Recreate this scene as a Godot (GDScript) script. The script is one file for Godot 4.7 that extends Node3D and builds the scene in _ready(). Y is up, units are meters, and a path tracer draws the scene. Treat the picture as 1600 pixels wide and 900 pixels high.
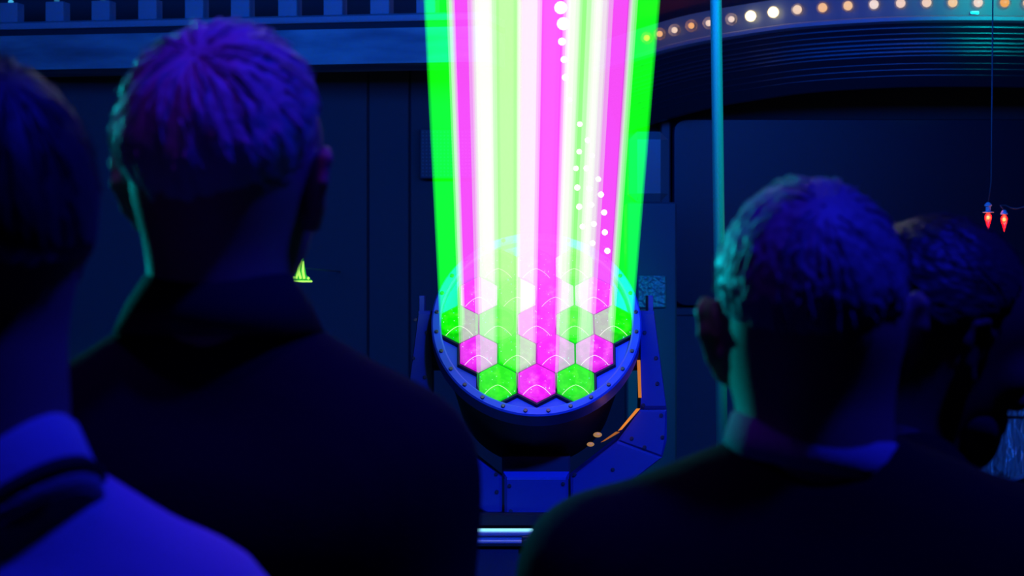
extends Node3D
# A club seen over the heads of four onlookers: a big hexagon-celled moving light throws green and magenta beams up through the haze.

const EYE := Vector3(0, 1.6, 0)
const FPX := 4000.0          # focal length in pixels of the 1600 x 900 frame
var X := Transform3D()       # applied to every vertex that the shape helpers emit
var used := {}
var rng := RandomNumberGenerator.new()
var nz := FastNoiseLite.new()

# ---------------------------------------------------------------- small helpers
func px(x: float, y: float, d: float) -> Vector3:
	return EYE + Vector3((x - 800.0) / FPX * d, -(y - 450.0) / FPX * d, -d)

func lin(r: float, g: float, b: float, a := 1.0) -> Color:
	var c := Color(r, g, b).linear_to_srgb()
	c.a = a
	return c

func mat(c: Color, rough := 0.6, metal := 0.0, spec := 0.5) -> StandardMaterial3D:
	var m := StandardMaterial3D.new()
	m.albedo_color = c
	m.roughness = rough
	m.metallic = metal
	m.metallic_specular = spec
	return m

func glow(c: Color, e: float, base := Color(0.02, 0.02, 0.02)) -> StandardMaterial3D:
	var m := mat(base, 0.4)
	m.emission_enabled = true
	m.emission = c
	m.emission_energy_multiplier = e
	return m

func cloth(c: Color, seed_ := 1) -> StandardMaterial3D:
	var m := mat(c, 0.95, 0.0, 0.25)
	var n := NoiseTexture2D.new()
	n.width = 256; n.height = 256; n.seamless = true
	var f := FastNoiseLite.new()
	f.seed = seed_; f.frequency = 0.08
	n.noise = f
	m.heightmap_enabled = true
	m.heightmap_texture = n
	m.heightmap_scale = 0.08
	m.uv1_triplanar = true
	m.uv1_scale = Vector3.ONE * 14.0
	return m

func numbered(n: String) -> String:
	var k: int = used.get(n, 0)
	used[n] = k + 1
	return n if k == 0 else "%s_%03d" % [n, k]

func new_st(smooth := false) -> SurfaceTool:
	var st := SurfaceTool.new()
	st.begin(Mesh.PRIMITIVE_TRIANGLES)
	st.set_smooth_group(0 if smooth else -1)
	return st

func obj(called: String, st: SurfaceTool, m: Material, parent: Node = null) -> MeshInstance3D:
	st.generate_normals()
	var o := MeshInstance3D.new()
	o.mesh = st.commit()
	o.mesh.surface_set_material(0, m)
	if parent:
		o.name = called
		parent.add_child(o, true)
	else:
		o.name = numbered(called)
		add_child(o)
	return o

func share(called: String, mesh: Mesh, at: Transform3D, parent: Node) -> MeshInstance3D:
	var o := MeshInstance3D.new()
	o.mesh = mesh
	o.name = called
	o.transform = at
	parent.add_child(o, true)
	return o

func tag(o: Node, label: String, category: String, group := "", kind := "") -> void:
	o.set_meta("label", label)
	o.set_meta("category", category)
	if group:
		o.set_meta("group", group)
	if kind:
		o.set_meta("kind", kind)

func thing(called: String, label: String, category: String, at := Vector3.ZERO, group := "") -> Node3D:
	var o := Node3D.new()
	o.name = numbered(called)
	add_child(o)
	o.position = at
	tag(o, label, category, group)
	return o

func struct(called: String, st: SurfaceTool, m: Material, label: String, category: String) -> MeshInstance3D:
	var o := obj(called, st, m)
	tag(o, label, category, "", "structure")
	return o

# ---------------------------------------------------------------- shapes
func tri(st: SurfaceTool, a: Vector3, b: Vector3, c: Vector3) -> void:   # counter-clockwise from outside
	st.add_vertex(X * a)
	st.add_vertex(X * c)
	st.add_vertex(X * b)

func poly(st: SurfaceTool, p: Array, c: Vector3) -> void:                # convex, turned away from c
	var n: Vector3 = (p[1] - p[0]).cross(p[2] - p[0])
	var flip: bool = n.dot(p[0] - c) < 0.0
	for i in range(1, p.size() - 1):
		if flip:
			tri(st, p[0], p[i + 1], p[i])
		else:
			tri(st, p[0], p[i], p[i + 1])

func box(st: SurfaceTool, c: Vector3, s: Vector3, ch := 0.0) -> void:
	var h := s / 2.0
	ch = minf(ch, minf(h.x, minf(h.y, h.z)) * 0.9)
	var v := func(axis: int, sx: float, sy: float, sz: float) -> Vector3:
		var q := Vector3(sx * (h.x - ch), sy * (h.y - ch), sz * (h.z - ch))
		q[axis] = [sx, sy, sz][axis] * h[axis]
		return c + q
	for s1 in [-1.0, 1.0]:
		poly(st, [v.call(0, s1, -1, -1), v.call(0, s1, 1, -1), v.call(0, s1, 1, 1), v.call(0, s1, -1, 1)], c)
		poly(st, [v.call(1, -1, s1, -1), v.call(1, 1, s1, -1), v.call(1, 1, s1, 1), v.call(1, -1, s1, 1)], c)
		poly(st, [v.call(2, -1, -1, s1), v.call(2, 1, -1, s1), v.call(2, 1, 1, s1), v.call(2, -1, 1, s1)], c)
		if ch > 0.0:
			for s2 in [-1.0, 1.0]:
				poly(st, [v.call(0, s1, s2, -1), v.call(0, s1, s2, 1), v.call(1, s1, s2, 1), v.call(1, s1, s2, -1)], c)
				poly(st, [v.call(0, s1, -1, s2), v.call(0, s1, 1, s2), v.call(2, s1, 1, s2), v.call(2, s1, -1, s2)], c)
				poly(st, [v.call(1, -1, s1, s2), v.call(1, 1, s1, s2), v.call(2, 1, s1, s2), v.call(2, -1, s1, s2)], c)
				for s3 in [-1.0, 1.0]:
					poly(st, [v.call(0, s1, s2, s3), v.call(1, s1, s2, s3), v.call(2, s1, s2, s3)], c)

func cprism(st: SurfaceTool, pts: Array, z0: float, z1: float, ch: float) -> void:   # convex outline in x, y; its z1 face has a bevel of ch
	var mid := Vector2.ZERO
	for p in pts:
		mid += p
	mid /= pts.size()
	var c := Vector3(mid.x, mid.y, (z0 + z1) / 2.0)
	var front := []
	var back := []
	for i in pts.size():
		var p: Vector2 = pts[i]
		var q: Vector2 = p + (mid - p).normalized() * ch * 1.4
		front.append(Vector3(q.x, q.y, z1))
		back.append(Vector3(p.x, p.y, z0))
	poly(st, front, c)
	poly(st, back, c)
	for i in pts.size():
		var j := (i + 1) % pts.size()
		var a := Vector3(pts[i].x, pts[i].y, z1 - ch)
		var b := Vector3(pts[j].x, pts[j].y, z1 - ch)
		poly(st, [back[i], back[j], b, a], c)
		poly(st, [a, b, front[j], front[i]], c)

func lathe(st: SurfaceTool, prof: Array, n := 32, soft := false) -> void:   # (radius, y) from below to above on the outside, about the y axis
	for k in prof.size() - 1:
		if not soft:
			st.set_smooth_group(k + 1)
		var a: Vector2 = prof[k]
		var b: Vector2 = prof[k + 1]
		for i in n:
			var t0 := TAU * i / n
			var t1 := TAU * (i + 1) / n
			var p := Vector3(a.x * cos(t0), a.y, a.x * sin(t0))
			var q := Vector3(a.x * cos(t1), a.y, a.x * sin(t1))
			var r := Vector3(b.x * cos(t1), b.y, b.x * sin(t1))
			var s := Vector3(b.x * cos(t0), b.y, b.x * sin(t0))
			if a.x > 1e-6:
				tri(st, p, r, q)
			if b.x > 1e-6:
				tri(st, p, s, r)

func sphere(st: SurfaceTool, c: Vector3, r: Vector3, n := 16) -> void:
	var keep := X
	X = X * Transform3D(Basis.from_scale(r), c)
	var prof := []
	for i in n / 2 + 1:
		var t := PI * i / (n / 2) - PI / 2
		prof.append(Vector2(cos(t) if i > 0 and i < n / 2 else 0.0, sin(t)))
	lathe(st, prof, n, true)
	X = keep

func tube(st: SurfaceTool, path: Array, r: float, n := 8, closed := false, flat := 1.0) -> void:
	var rings := []
	var up := Vector3.UP
	var m := path.size()
	for i in m:
		var a: Vector3 = path[(i - 1 + m) % m] if closed else path[maxi(i - 1, 0)]
		var b: Vector3 = path[(i + 1) % m] if closed else path[mini(i + 1, m - 1)]
		var t := (b - a).normalized()
		if i == 0 and absf(t.dot(up)) > 0.9:
			up = Vector3.RIGHT
		var s := t.cross(up).normalized()
		up = s.cross(t).normalized()
		var ring := []
		for k in n:
			var w := TAU * k / n
			ring.append(path[i] + (s * cos(w) + up * sin(w) * flat) * r)
		rings.append(ring)
	for i in (m if closed else m - 1):
		var j := (i + 1) % m
		for k in n:
			var l := (k + 1) % n
			tri(st, rings[i][k], rings[i][l], rings[j][l])
			tri(st, rings[i][k], rings[j][l], rings[j][k])
	if not closed:
		for k in range(1, n - 1):
			tri(st, rings[0][0], rings[0][k + 1], rings[0][k])
			tri(st, rings[m - 1][0], rings[m - 1][k], rings[m - 1][k + 1])

func sweep(st: SurfaceTool, path: Array, prof: Array) -> void:   # prof: (out, up) closed outline, counter-clockwise seen with the path running away; path lies roughly flat
	var rings := []
	for i in path.size():
		var a: Vector3 = path[maxi(i - 1, 0)]
		var b: Vector3 = path[mini(i + 1, path.size() - 1)]
		var t := Vector3(b.x - a.x, 0, b.z - a.z).normalized()
		var out := Vector3(-t.z, 0, t.x)
		if out.z < 0:
			out = -out
		var ring := []
		for p in prof:
			ring.append(path[i] + out * p.x + Vector3.UP * p.y)
		rings.append(ring)
	var n := prof.size()
	for k in n:
		st.set_smooth_group(k + 1)
		var l := (k + 1) % n
		for i in path.size() - 1:
			tri(st, rings[i][k], rings[i + 1][k], rings[i + 1][l])
			tri(st, rings[i][k], rings[i + 1][l], rings[i][l])
	st.set_smooth_group(-1)
	for e in [0, path.size() - 1]:
		var mid := Vector3.ZERO
		for p in rings[e]:
			mid += p
		var inside: Vector3 = path[1 if e == 0 else e - 1]
		poly(st, rings[e], inside + (mid / n - path[e]))

# ---------------------------------------------------------------- a distance field and its surface nets, for bodies
var fld := PackedFloat32Array()
var flo := Vector3.ZERO
var fn := Vector3i.ZERO
var fc := 0.01

func sdf_begin(lo: Vector3, hi: Vector3, cell: float) -> void:
	flo = lo
	fc = cell
	fn = Vector3i(((hi - lo) / cell).ceil()) + Vector3i.ONE
	fld.resize(fn.x * fn.y * fn.z)
	fld.fill(0.5)

func span(lo: Vector3, hi: Vector3) -> Array:
	var a := Vector3i(((lo - flo) / fc).floor()).clamp(Vector3i.ZERO, fn - Vector3i.ONE)
	var b := Vector3i(((hi - flo) / fc).ceil()).clamp(Vector3i.ZERO, fn - Vector3i.ONE)
	return [a, b]

func sdf_caps(a: Vector3, b: Vector3, ra: float, rb: float, k := 0.02, sq := Vector3.ONE) -> void:
	var m := maxf(ra, rb)
	var reach := Vector3(m / sq.x, m / sq.y, m / sq.z) + Vector3.ONE * (k + 2.0 * fc)
	var s := span(a.min(b) - reach, a.max(b) + reach)
	var lo: Vector3i = s[0]
	var hi: Vector3i = s[1]
	var ab := (b - a) * sq
	var l2 := maxf(ab.length_squared(), 1e-9)
	var big := maxf(sq.x, maxf(sq.y, sq.z))
	for z in range(lo.z, hi.z + 1):
		for y in range(lo.y, hi.y + 1):
			var at := (z * fn.y + y) * fn.x
			for x in range(lo.x, hi.x + 1):
				var p := (flo + Vector3(x, y, z) * fc - a) * sq
				var t := clampf(p.dot(ab) / l2, 0.0, 1.0)
				var d := ((p - ab * t).length() - lerpf(ra, rb, t)) / big
				var f := fld[at + x]
				var h := maxf(k - absf(f - d), 0.0) / k
				fld[at + x] = minf(f, d) - h * h * k * 0.25

func sdf_ell(c: Vector3, r: Vector3, k := 0.02, turn := Basis(), cut := false) -> void:
	var m := maxf(r.x, maxf(r.y, r.z)) + k + 2.0 * fc
	var s := span(c - Vector3.ONE * m, c + Vector3.ONE * m)
	var lo: Vector3i = s[0]
	var hi: Vector3i = s[1]
	var inv := turn.transposed()
	var i1 := Vector3.ONE / r
	for z in range(lo.z, hi.z + 1):
		for y in range(lo.y, hi.y + 1):
			var at := (z * fn.y + y) * fn.x
			for x in range(lo.x, hi.x + 1):
				var q := inv * (flo + Vector3(x, y, z) * fc - c) * i1
				var k0 := q.length()
				var d := k0 * (k0 - 1.0) / maxf((q * i1).length(), 1e-6)
				var f := fld[at + x]
				if cut:
					var h2 := maxf(k - absf(f + d), 0.0) / k
					fld[at + x] = maxf(f, -d) + h2 * h2 * k * 0.25
				else:
					var h := maxf(k - absf(f - d), 0.0) / k
					fld[at + x] = minf(f, d) - h * h * k * 0.25

func sdf_mesh(st: SurfaceTool, wrinkle := 0.0) -> void:
	var sx := 1
	var sy := fn.x
	var sz := fn.x * fn.y
	var idx := PackedInt32Array()
	idx.resize(fld.size())
	idx.fill(-1)
	var pts := PackedVector3Array()
	var off := [0, sx, sy, sx + sy, sz, sx + sz, sy + sz, sx + sy + sz]
	var edges := [[0, 1], [2, 3], [4, 5], [6, 7], [0, 2], [1, 3], [4, 6], [5, 7], [0, 4], [1, 5], [2, 6], [3, 7]]
	var lim := fc * 4.0
	for z in fn.z - 1:
		for y in fn.y - 1:
			var at := z * sz + y * sy
			for x in fn.x - 1:
				var f0 := fld[at + x]
				if absf(f0) > lim:
					continue
				var v := []
				var neg := 0
				for o in off:
					var f := fld[at + x + o]
					v.append(f)
					if f < 0.0:
						neg += 1
				if neg == 0 or neg == 8:
					continue
				var sum := Vector3.ZERO
				var n := 0
				for e in edges:
					var a: int = e[0]
					var b: int = e[1]
					var fa: float = v[a]
					var fb: float = v[b]
					if (fa < 0.0) != (fb < 0.0):
						var t := fa / (fa - fb)
						var pa := Vector3(a & 1, (a >> 1) & 1, a >> 2)
						var pb := Vector3(b & 1, (b >> 1) & 1, b >> 2)
						sum += pa.lerp(pb, t)
						n += 1
				var p := flo + (Vector3(x, y, z) + sum / n) * fc
				if wrinkle > 0.0:
					var g := Vector3(v[1] - v[0], v[2] - v[0], v[4] - v[0]).normalized()
					p += g * wrinkle * nz.get_noise_3d(p.x * 14.0, p.y * 9.0, p.z * 14.0)
				idx[at + x] = pts.size()
				pts.append(p)
	for z in range(1, fn.z - 1):
		for y in range(1, fn.y - 1):
			var at := z * sz + y * sy
			for x in range(1, fn.x - 1):
				var i := at + x
				var f := fld[i]
				if absf(f) > lim:
					continue
				for ax in 3:
					var d1: int = [sx, sy, sz][ax]
					var d2: int = [sy, sz, sx][ax]
					var d3: int = [sz, sx, sy][ax]
					if (f < 0.0) == (fld[i + d1] < 0.0):
						continue
					var q := [idx[i], idx[i - d2], idx[i - d2 - d3], idx[i - d3]]
					if q.min() < 0:
						continue
					var a: Vector3 = pts[q[0]]
					var b: Vector3 = pts[q[1]]
					var c: Vector3 = pts[q[2]]
					var d: Vector3 = pts[q[3]]
					if f < 0.0:
						tri(st, a, b, c)
						tri(st, a, c, d)
					else:
						tri(st, a, c, b)
						tri(st, a, d, c)

# ---------------------------------------------------------------- people
# A person stands at the node's origin facing -z. o: height, sw (shoulder joint from the middle), sd (its drop below the crown), look (turn of the head)
func make_person(label: String, o: Dictionary) -> Node3D:
	var H: float = o.height
	var sw: float = o.sw
	var sd: float = o.sd
	var t := thing("person", label, "person", o.at)
	t.rotation.y = o.turn
	var piv := Vector3(0, H - 0.21, 0.015)
	var look := Basis.from_euler(o.look)
	var hp := func(p: Vector3) -> Vector3: return piv + look * (p + Vector3(0, H, 0) - piv)   # p is measured from the crown
	X = Transform3D()
	# skin: the head on a fine grid, the rest on a coarse one, in one mesh
	var st := new_st(true)
	var hc: Vector3 = hp.call(Vector3(0, -0.125, 0))
	sdf_begin(hc - Vector3(0.125, 0.19, 0.15), hc + Vector3(0.125, 0.15, 0.15), 0.0045)
	sdf_ell(hp.call(Vector3(0, -0.102, 0.008)), Vector3(0.073, 0.09, 0.09), 0.01, look)
	sdf_ell(hp.call(Vector3(0, -0.09, -0.03)), Vector3(0.066, 0.072, 0.062), 0.03, look)
	sdf_ell(hp.call(Vector3(0, -0.172, -0.035)), Vector3(0.055, 0.052, 0.055), 0.04, look)
	sdf_ell(hp.call(Vector3(0, -0.212, -0.072)), Vector3(0.024, 0.018, 0.018), 0.03, look)
	for s in [-1.0, 1.0]:
		sdf_ell(hp.call(Vector3(s * 0.031, -0.118, -0.094)), Vector3(0.017, 0.013, 0.014), 0.012, look, true)
		sdf_ell(hp.call(Vector3(s * 0.031, -0.119, -0.08)), Vector3(0.0125, 0.0125, 0.0125), 0.003, look)
		sdf_caps(hp.call(Vector3(s * 0.012, -0.103, -0.092)), hp.call(Vector3(s * 0.046, -0.101, -0.08)), 0.007, 0.006, 0.012)
		sdf_ell(hp.call(Vector3(s * 0.014, -0.156, -0.1)), Vector3(0.009, 0.008, 0.01), 0.008, look)
		sdf_ell(hp.call(Vector3(s * 0.042, -0.142, -0.07)), Vector3(0.02, 0.018, 0.018), 0.025, look)
		# the ear: a rim, a lobe and a thin shell that stands off the skull
		var rim := [Vector3(0.07, -0.135, -0.012), Vector3(0.079, -0.11, -0.012), Vector3(0.087, -0.1, 0.0), Vector3(0.091, -0.106, 0.013), Vector3(0.089, -0.125, 0.017), Vector3(0.082, -0.145, 0.008), Vector3(0.075, -0.158, -0.004)]
		for i in rim.size() - 1:
			sdf_caps(hp.call(rim[i] * Vector3(s, 1, 1)), hp.call(rim[i + 1] * Vector3(s, 1, 1)), 0.0042, 0.0042, 0.006)
		sdf_ell(hp.call(Vector3(s * 0.079, -0.128, 0.002)), Vector3(0.005, 0.027, 0.015), 0.006, look * Basis(Vector3.UP, s * 0.5))
		sdf_ell(hp.call(Vector3(s * 0.075, -0.157, -0.004)), Vector3(0.005, 0.009, 0.007), 0.006, look)
	sdf_caps(hp.call(Vector3(0, -0.112, -0.097)), hp.call(Vector3(0, -0.15, -0.11)), 0.008, 0.01, 0.012)
	sdf_ell(hp.call(Vector3(0, -0.153, -0.109)), Vector3(0.012, 0.01, 0.011), 0.01, look)
	sdf_caps(hp.call(Vector3(-0.02, -0.18, -0.088)), hp.call(Vector3(0.02, -0.18, -0.088)), 0.006, 0.006, 0.01)
	sdf_caps(hp.call(Vector3(-0.018, -0.19, -0.087)), hp.call(Vector3(0.018, -0.19, -0.087)), 0.007, 0.007, 0.008)
	var nr: float = o.get("neck", 0.058)
	sdf_caps(hp.call(Vector3(0, -0.14, 0.022)), Vector3(0, H - 0.3, 0.03), nr, nr + 0.004, 0.03)
	sdf_mesh(st)
	body_field(H, sw, sd, 0.0, true, o.get("trap", 0.262), o.get("elbow", 0.045))
	sdf_mesh(st)
	for s in [-1.0, 1.0]:
		hand(st, Vector3(s * (sw + o.get("elbow", 0.045)), H - 0.9, -0.05), s)
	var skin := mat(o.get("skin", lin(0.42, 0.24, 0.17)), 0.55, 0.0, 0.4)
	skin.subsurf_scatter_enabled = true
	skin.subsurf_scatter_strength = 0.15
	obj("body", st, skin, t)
	hair(t, o, hp, look)
	# clothes
	st = new_st(true)
	body_field(H, sw, sd, o.get("loose", 0.012), false, o.get("trap", 0.262), o.get("elbow", 0.045))
	sdf_mesh(st, 0.006)
	var jk := obj(o.top, st, o.top_mat, t)
	st = new_st(true)
	sdf_begin(Vector3(-0.26, -0.01, -0.24), Vector3(0.26, H * 0.57, 0.2), 0.016)
	sdf_caps(Vector3(0, H - 0.88, 0), Vector3(0, H - 0.8, 0), 0.165, 0.16, 0.03, Vector3(1, 1, 1.45))
	for s in [-1.0, 1.0]:
		sdf_caps(Vector3(s * 0.088, H - 0.93, 0), Vector3(s * 0.1, H * 0.28, 0), 0.098, 0.072, 0.03)
		sdf_caps(Vector3(s * 0.1, H * 0.28, 0), Vector3(s * 0.105, 0.1, 0.02), 0.072, 0.058, 0.03)
	sdf_mesh(st, 0.004)
	obj("trousers", st, cloth(lin(0.02, 0.02, 0.025), 7), t)
	for s in [-1.0, 1.0]:
		st = new_st(true)
		sdf_begin(Vector3(s * 0.11 - 0.08, -0.02, -0.26), Vector3(s * 0.11 + 0.08, 0.14, 0.12), 0.01)
		sdf_caps(Vector3(s * 0.105, 0.05, 0.035), Vector3(s * 0.12, 0.042, -0.15), 0.046, 0.04, 0.02)
		sdf_caps(Vector3(s * 0.105, 0.1, 0.02), Vector3(s * 0.105, 0.05, 0.02), 0.045, 0.05, 0.02)
		sdf_ell(Vector3(s * 0.11, -0.05, -0.05), Vector3(0.3, 0.052, 0.4), 0.004, Basis(), true)
		sdf_mesh(st)
		obj("shoe", st, mat(lin(0.015, 0.015, 0.015), 0.4), t)
	for c in o.get("collars", []):
		collar(jk, H, c)
	return t

func body_field(H: float, sw: float, sd: float, fat: float, skin: bool, trap: float, out: float) -> void:
	var cell := 0.014
	sdf_begin(Vector3(-sw - 0.16, H - 1.0 if not skin else -0.01, -0.2), Vector3(sw + 0.16, H - 0.17, 0.2), cell)
	var sq := Vector3(1, 1, 1.5)
	sdf_caps(Vector3(0, H - sd - 0.06, 0.012), Vector3(0, H - 0.6, 0.0), 0.15 + fat, 0.14 + fat, 0.03, sq)
	sdf_caps(Vector3(0, H - 0.6, 0), Vector3(0, H - 0.86, 0), 0.14 + fat, 0.155 + fat, 0.04, sq)
	sdf_caps(Vector3(-sw * 0.62, H - sd - 0.03, 0.012), Vector3(sw * 0.62, H - sd - 0.03, 0.012), 0.075 + fat, 0.075 + fat, 0.05, Vector3(1, 1, 0.9))
	if skin:
		sdf_caps(Vector3(0, H - 0.2, 0.022), Vector3(0, H - sd + 0.02, 0.03), 0.05, 0.055, 0.03)
	for s in [-1.0, 1.0]:
		sdf_caps(Vector3(s * 0.03, H - trap, 0.028), Vector3(s * sw * 0.9, H - sd - 0.004, 0.016), 0.036 + fat, 0.05 + fat, 0.05)
		var j := Vector3(s * sw, H - sd, 0.012)
		var el := Vector3(s * (sw + out), H - sd - 0.3, 0.035)
		var wr := Vector3(s * (sw + out), H - sd - 0.53, -0.04)
		sdf_caps(j, el, 0.05 + fat, 0.041 + fat, 0.035)
		sdf_caps(el, wr, 0.041 + fat, 0.028 + fat * 1.2, 0.02)
		if skin:
			sdf_caps(Vector3(s * 0.088, H - 0.92, 0), Vector3(s * 0.1, H * 0.28, 0), 0.082, 0.054, 0.03)
			sdf_caps(Vector3(s * 0.1, H * 0.28, 0), Vector3(s * 0.105, 0.09, 0.02), 0.054, 0.036, 0.03)
			sdf_caps(Vector3(s * 0.105, 0.05, 0.03), Vector3(s * 0.118, 0.035, -0.14), 0.034, 0.026, 0.03)
			sdf_caps(wr, Vector3(s * (sw + out), H - 0.9, -0.05), 0.027, 0.024, 0.02)

func hand(st: SurfaceTool, w: Vector3, s: float) -> void:
	sdf_begin(w + Vector3(-0.07, -0.23, -0.09), w + Vector3(0.07, 0.03, 0.07), 0.006)
	sdf_caps(w, w + Vector3(0, -0.03, 0), 0.024, 0.026, 0.02)
	sdf_caps(w + Vector3(0, -0.03, -0.015), w + Vector3(0, -0.09, -0.03), 0.017, 0.013, 0.02)
	sdf_caps(w + Vector3(0, -0.03, 0.015), w + Vector3(0, -0.085, 0.03), 0.017, 0.013, 0.02)
	sdf_caps(w + Vector3(0, -0.03, 0.0), w + Vector3(0, -0.09, 0.0), 0.018, 0.015, 0.02)
	for f in 4:
		var z: float = [-0.033, -0.011, 0.011, 0.032][f]
		var l: float = [0.072, 0.08, 0.074, 0.058][f]
		var a := w + Vector3(0, -0.088 + (0.004 if f == 3 else 0.0), z)
		var b := a + Vector3(-s * 0.006, -l * 0.45, z * 0.1)
		var c := b + Vector3(-s * 0.014, -l * 0.3, 0)
		var d := c + Vector3(-s * 0.016, -l * 0.2, 0)
		sdf_caps(a, b, 0.0095, 0.009, 0.004)
		sdf_caps(b, c, 0.009, 0.0085, 0.004)
		sdf_caps(c, d, 0.0085, 0.0078, 0.004)
	sdf_caps(w + Vector3(0, -0.025, -0.02), w + Vector3(-s * 0.012, -0.06, -0.052), 0.014, 0.011, 0.012)
	sdf_caps(w + Vector3(-s * 0.012, -0.06, -0.052), w + Vector3(-s * 0.02, -0.095, -0.058), 0.011, 0.009, 0.006)
	sdf_mesh(st)

# Hair grows out of a whorl at the crown: the mesh's meridians run from it, so that the ridges of its relief follow the combing.
func hair(t: Node3D, o: Dictionary, hp: Callable, look: Basis) -> void:
	var h: Dictionary = o.hair
	var st := new_st(true)
	var pole: Vector3 = Vector3(h.get("part", -0.05), 0.8, 0.6).normalized()
	var e1 := pole.cross(Vector3.RIGHT).normalized()
	var e2 := pole.cross(e1)
	var NT := 96
	var NP := 200
	var thick: float = h.thick
	var ridge: float = h.ridge
	var curl: float = h.get("curl", 0.0)
	var rows := []
	var live := []
	for i in NT + 1:
		var th := 0.02 + 2.72 * i / NT
		var row := []
		var lv := []
		for k in NP:
			var ph: float = TAU * k / NP + h.get("swirl", 0.25) * th
			var d := pole * cos(th) + (e1 * cos(ph) + e2 * sin(ph)) * sin(th)
			var az := atan2(absf(d.x), d.z)                       # 0 behind, PI in front
			var yb := 0.0
			if az < 1.1:
				yb = lerpf(h.get("nape", -0.62), -0.5, az / 1.1)
			elif az < 1.75:
				yb = lerpf(-0.5, -0.12, (az - 1.1) / 0.65)
			elif az < 2.3:
				yb = lerpf(-0.12, 0.42, (az - 1.75) / 0.55)
			else:
				yb = lerpf(0.42, 0.55, (az - 2.3) / 0.85)
			yb += 0.05 * nz.get_noise_2d(k * 60.0, 7.0)
			var m := d.y - yb
			var grow := smoothstep(0.0, h.get("fade", 0.35), m)
			var r := Vector3(0.074, 0.091, 0.092)
			var base := Vector3(d.x * r.x, d.y * r.y, d.z * r.z)
			var wav: float = nz.get_noise_3d(d.x * 2.2 * 55.0, d.y * 55.0, d.z * 55.0)
			var x1 := cos(ph) * 55.0 * ridge
			var y1 := sin(ph) * 55.0 * ridge
			var rel := nz.get_noise_3d(x1 * 2.0 + wav * 14.0, y1 * 2.0 + wav * 14.0, th * 42.0) * 0.62 + nz.get_noise_3d(x1 * 5.0, y1 * 5.0, th * 60.0 + 40.0) * 0.3
			if curl > 0.0:
				rel = lerpf(rel, nz.get_noise_3d(d.x * 260.0 + 9.0, d.y * 260.0, d.z * 260.0) * 0.8 + nz.get_noise_3d(d.x * 520.0, d.y * 520.0, d.z * 520.0) * 0.4, curl)
			rel *= smoothstep(0.0, 0.35, th)
			var lift: float = -0.006 + grow * (0.006 + thick * (1.0 + h.get("crown", 0.25) * maxf(0.0, d.y)) + h.relief * rel) + h.get("whorl", 0.0) * -exp(-th * th * 14.0)
			row.append(hp.call(Vector3(0, -0.102, 0.006) + base + Vector3(d.x, d.y, d.z) * lift))
			lv.append(m > -0.06)
		rows.append(row)
		live.append(lv)
	for i in NT:
		for k in NP:
			var l := (k + 1) % NP
			if live[i][k] and live[i][l]:
				tri(st, rows[i][k], rows[i][l], rows[i + 1][l])
				tri(st, rows[i][k], rows[i + 1][l], rows[i + 1][k])
	# loose locks that stand off the surface along the combing, so that the outline is not a ball's
	for q in int(h.get("locks", 0)):
		var i := rng.randi_range(3, NT - 30)
		var k := rng.randi_range(0, NP - 1)
		var n := rng.randi_range(5, 9)
		if not live[i + n * 2 + 6][k]:
			continue
		var bend := rng.randf_range(-0.7, 0.7)
		var path := []
		for j in n:
			var p: Vector3 = rows[i + j * 2][posmod(k + int(round(bend * j)), NP)]
			var c: Vector3 = hp.call(Vector3(0, -0.102, 0.006))
			path.append(p + (p - c).normalized() * (0.0008 + h.get("stand", 0.003) * j / n * rng.randf_range(0.4, 1.0)))
		tube(st, path, rng.randf_range(0.0005, 0.0011), 4)
	var m := mat(h.color, 0.5, 0.0, 0.5)
	m.rim_enabled = true
	m.rim = 0.4
	obj("hair", st, m, t)
	if h.has("beard"):
		st = new_st(true)
		var c0: Vector3 = hp.call(Vector3(0, -0.19, -0.06))
		sdf_begin(c0 - Vector3.ONE * 0.11, c0 + Vector3.ONE * 0.11, 0.006)
		sdf_ell(hp.call(Vector3(0, -0.195, -0.04)), Vector3(0.056, 0.034, 0.052), 0.01, look)
		sdf_ell(hp.call(Vector3(0, -0.215, -0.068)), Vector3(0.03, 0.024, 0.026), 0.02, look)
		sdf_ell(hp.call(Vector3(0, -0.15, -0.1)), Vector3(0.04, 0.034, 0.05), 0.01, look, true)
		sdf_mesh(st, 0.006)
		obj("beard", st, m, t)

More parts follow.
